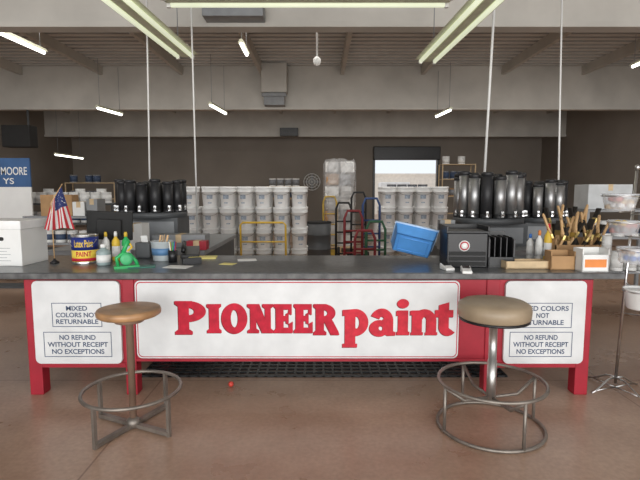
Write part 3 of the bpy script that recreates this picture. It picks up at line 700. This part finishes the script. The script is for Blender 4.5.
# black display cases with emblem
p=onz(467,268,ZT)
t=thing('display_case',(p.x,p.y+.02,ZT),'black wooden counter display case with round white emblem','display case',rot=(0,0,-.05))
obj('body',M().bb((-.15,0,0),(.16,.3,.27)),black,parent=t,bevel=.008)
obj('top_tray',M().bb((-.16,-.01,.27),(.17,.31,.285)).bb((-.16,-.01,.285),(-.145,.31,.32)).bb((.155,-.01,.285),(.17,.31,.32)).bb((-.16,.295,.285),(.17,.31,.32)),black,parent=t,bevel=.003)
obj('emblem',M().lathe([(.042,0),(.042,.003),(0,.003)],(-.02,-.001,.17),28,0,True,RX),paper,parent=t)
obj('emblem_ring',M().lathe([(.034,0),(.034,.002),(0,.002)],(-.02,-.0045,.17),24,0,True,RX),redlet,parent=t)
obj('emblem_center',M().lathe([(.025,0),(.025,.002),(0,.002)],(-.02,-.007,.17),24,0,True,RX),paper,parent=t)
for k in range(3): obj('drawer',M().bb((-.135,-.006,.015+k*.04),(.145,.0,.045+k*.04)),blackm,parent=t)
t=thing('display_case',(p.x+.275,p.y+.03,ZT),'black slotted brochure case with open compartments','display case',rot=(0,0,-.1))
mb=M(); mb.bb((-.1,0,0),(.1,.3,.012)); mb.bb((-.1,0,0),(-.088,.3,.22)); mb.bb((.088,0,0),(.1,.3,.22)); mb.bb((-.1,.288,0),(.1,.3,.26))
for k in range(5): mb.bb((-.09+k*.045-.003,.03,.01),(-.09+k*.045+.003,.29,.23))
mb.bb((-.1,0,.01),(.1,.01,.08)); obj('frame',mb,black,parent=t)
for px,py,rz in ((446,269,.2),(465,272,-.15)):
    p=onz(px,py,ZT)
    t=thing('card_reader',(p.x,p.y-.03,ZT),'small white card payment terminal on the worktop','card reader',rot=(0,0,rz))
    obj('body',M().add([(-.035,-.06,0),(.035,-.06,0),(.035,.06,0),(-.035,.06,0),(-.035,-.06,.02),(.035,-.06,.02),(.035,.06,.045),(-.035,.06,.045)],[(0,3,2,1),(0,1,5,4),(1,2,6,5),(2,3,7,6),(3,0,4,7),(4,5,6,7)]),white_p,parent=t,bevel=.006)
    obj('screen',M().box((0,.022,.039),(.05,.045,.004),0,(math.atan(.025/.12),0,0)),black,parent=t)
p=onz(530,270,ZT)
t=thing('wooden_tray',(p.x,p.y+.04,ZT),'long low pale wooden tray on the worktop','tray',rot=(0,0,.03))
obj('body',M().bb((-.17,0,0),(.17,.14,.01)).bb((-.17,0,0),(.17,.01,.06)).bb((-.17,.13,0),(.17,.14,.06)).bb((-.17,0,0),(-.16,.14,.06)).bb((.16,0,0),(.17,.14,.06)),cardlight,parent=t)
def open_box(px,py,w,d,h,m,lb,rz=0,face=None):
    p=onz(px,py,ZT); t=thing('display_box',(p.x,p.y+d/2,ZT),lb,'box',rot=(0,0,rz))
    mb=M(); mb.bb((-w/2,-d/2,0),(w/2,d/2,.008)); mb.bb((-w/2,-d/2,0),(-w/2+.008,d/2,h)); mb.bb((w/2-.008,-d/2,0),(w/2,d/2,h)); mb.bb((-w/2,-d/2,0),(w/2,-d/2+.008,h*.75)); mb.bb((-w/2,d/2-.008,0),(w/2,d/2,h))
    obj('body',mb,m,parent=t)
    if face: obj('printed_face',M().bb((-w/2+.02,-d/2-.002,h*.2),(w/2-.02,-d/2+.004,h*.55)),face,parent=t)
    return t
open_box(563,270,.18,.12,.14,card,'open brown cardboard display box on the worktop',-.05)
open_box(595,272,.2,.13,.17,paper,'white display box with orange printed face',.02,orange)
bx=open_box(580,263,.42,.16,.2,card,'cardboard brush display box holding paint brushes',.0)
bc=bx.location
def brush(loc,rot,s,lb,bm=bristle):
    t=thing('paint_brush',loc,lb,'paint brush',rot=rot,group='paint brushes in the display box')
    obj('bristles',M().add([(-.028*s,-.009,0),(.028*s,-.009,0),(.028*s,.009,0),(-.028*s,.009,0),(-.034*s,-.004,.09*s),(.034*s,-.004,.09*s),(.034*s,.004,.09*s),(-.034*s,.004,.09*s)],[(0,3,2,1),(0,1,5,4),(1,2,6,5),(2,3,7,6),(3,0,4,7),(4,5,6,7)]),bm,parent=t)
    obj('ferrule',M().box((0,0,-.02),(.06*s,.02,.045)),gold if s<1.1 else chrome,parent=t,bevel=.003)
    pr=[(.026,-.04),(.022,-.07),(.014,-.1),(.012,-.13),(.015,-.17),(.013,-.2),(.005,-.21)]
    mb=M(); vs=[];n=12
    for (r,z) in pr:
        for k in range(n): vs.append((r*s*math.cos(2*PI*k/n),.011*math.sin(2*PI*k/n)*(1 if r>.006 else .5),z*s))
    fs=[(i*n+k,(i+1)*n+k,(i+1)*n+(k+1)%n,i*n+(k+1)%n) for i in range(len(pr)-1) for k in range(n)]+[tuple(range(n)),tuple((len(pr)-1)*n+k for k in range(n))[::-1]]
    mb.add(vs,fs,0,True); obj('handle',mb,woodh,parent=t)
def lean(xb,yb,zb,ang,tilt,s,headup,lb,bm=bristle):
    d=Vector((math.sin(ang),math.sin(tilt),1)).normalized()
    if headup: loc=Vector((xb,yb,zb))+d*.21*s; q=d
    else: loc=Vector((xb,yb,zb))+d*.09*s; q=-d
    brush(loc,q.to_track_quat('Z','Y').to_euler(),s,lb,bm)
for k in range(18):
    u=-.19+k*.0222; head=(k%4 in(0,2)); s=(.85,1.05,.95)[k%3]
    lean(bc.x+u,bc.y+(-.05,0,.05)[k%3],ZT+.06+.05*(k%2),(.35,-.4,.15,-.2,.6)[k%5],(-.12,.05,.1)[k%3],s,head,'wood handled brush with black bristles, head up' if head else 'wood handled brush stored bristles down')
bx2=open_box(572,257.5,.34,.1,.3,black,'black brush rack holding large paint brushes',0)
b2=bx2.location
for k in range(9):
    lean(b2.x-.145+k*.036,b2.y,ZT+.14+.02*(k%2),(-.3,.1,.35)[k%3],0,1.05,k%2==0,'large wood handled brush in black rack')
def cupstack(px,py,n,r,m,lb):
    p=onz(px,py,ZT); t=thing('cup_stack',(p.x,p.y+r,ZT),lb,'cups')
    for k in range(n): obj('cup',M().lathe([(r*.75,0),(r,.1),(r*1.05,.105),(r*1.05,.112),(r*.95,.112)],(0,0,k*.022),20),m,parent=t)
cupstack(608,267,7,.035,white_p,'stack of white plastic cups beside the display box')
# ---------------------------------------------------------------- wire display stand
t=thing('display_stand',(2.335,3.62,0),'chrome pole display stand with clear bowls of small goods','display stand')
obj('pole',M().cyl((-.03,0,.05),(.03,0,1.72),.011).lathe([(.018,1.70),(.018,1.73),(0,1.74)],(.03,0,0)),chrome,parent=t)
mb=M()
for k in range(4):
    a=k*PI/2+.35; c,s=math.cos(a),math.sin(a)
    mb.tube([(-.03,0,.1),(-.03+.08*c,.08*s,.09),(-.03+.2*c,.2*s,.02),(-.03+.24*c,.24*s,.008)],.007); mb.tube([(-.03,0,.02),(-.03+.2*c,.2*s,.02)],.005)
obj('tripod_base',mb,chrome,parent=t)
pinkr=mat('pink_rubber',(.5,.15,.12),.6)
for i,(x,y,z,R,hh) in enumerate(((-.17,-.14,1.40,.12,.12),(.08,-.2,1.38,.12,.12),(-.15,-.17,1.23,.11,.1),(.09,-.21,1.21,.12,.11),(-.11,-.22,1.03,.10,.11),(.12,-.2,1.02,.12,.12),(-.08,-.31,.72,.12,.14),(.16,-.2,.84,.12,.11),(.17,-.2,.62,.12,.12))):
    obj('bowl',M().lathe([(0,0),(R*.7,0),(R*.78,.01),(R*.97,hh),(R,hh+.004),(R,hh-.002),(R*.9,hh*.9)],(x,y,z),28),white_p if i==6 else clear,parent=t)
    obj('support_arm',M().tube([(0,0,z-.01),(x,y,z-.008)],.005),chrome,parent=t)
    obj('bowl_hoop',M().ring((x,y,z+hh*.9),R*.98,.005,0,28).tube([(0,0,z+hh*.9),(x*.4,y*.4,z+hh*.9)],.004),chrome,parent=t)
    obj('bowl_label',M().lathe([(R*.90,hh*.35),(R*.97,hh*.75)],(x,y,z),28),[paper,yellowpad,bluelt,orange,paper][i%5],parent=t) if i in(1,3,5,7) else None
    mb=M()
    for q in range(22):
        a=q*2.4; rr=R*.66*math.sqrt((q%11)/11); mb.lathe([(.0,-.02),(.024,-.012),(.026,.01),(0,.02)],(x+rr*math.cos(a),y+rr*math.sin(a),z+.03+.035*(q//11)+.01*(q%3)),10,q%3)
    g=obj('small_goods',mb,[[cardlight,paper,pinkr],[paper,blue,card],[pinkr,greyl,yellow]][i%3],parent=t); g['kind']='stuff'
# ---------------------------------------------------------------- lights
def area(name,loc,rot,sx,sy,pw,col=(1,1,1)):
    l=bpy.data.lights.new(name,'AREA'); l.shape='RECTANGLE'; l.size=sx; l.size_y=sy; l.energy=pw; l.color=col
    o=bpy.data.objects.new(name,l); C.objects.link(o); o.location=loc; o.rotation_euler=rot
area('storefront_daylight',(1.5,-3.6,2.0),(math.radians(89),0,0),14,3.2,460,(1,.985,.96))
sl=bpy.data.lights.new('low_sun_bounce','SUN'); sl.energy=.9; sl.angle=math.radians(30); sl.color=(1,.97,.93)
so=bpy.data.objects.new('low_sun_bounce',sl); C.objects.link(so); so.rotation_euler=(math.radians(91),0,0)
for y,e in ((9.2,240),(16.8,140)): area('hidden_back_fill',(-.6,y,4.8),(0,0,0),18,1.6,e,(1,.96,.9))  # added fill lamps, unseen behind the beams, to brighten the back
w=bpy.data.worlds.new('World'); bpy.context.scene.world=w; w.use_nodes=True
w.node_tree.nodes['Background'].inputs[0].default_value=(.88,.94,1,1); w.node_tree.nodes['Background'].inputs[1].default_value=1.05
cam=bpy.data.cameras.new('Camera'); cam.sensor_width=36; cam.lens=F/640*36
co=bpy.data.objects.new('Camera',cam); C.objects.link(co); co.location=(0,0,H); co.rotation_euler=(PI/2-PITCH,0,0)
bpy.context.scene.camera=co
bpy.context.scene.view_settings.view_transform='Standard'
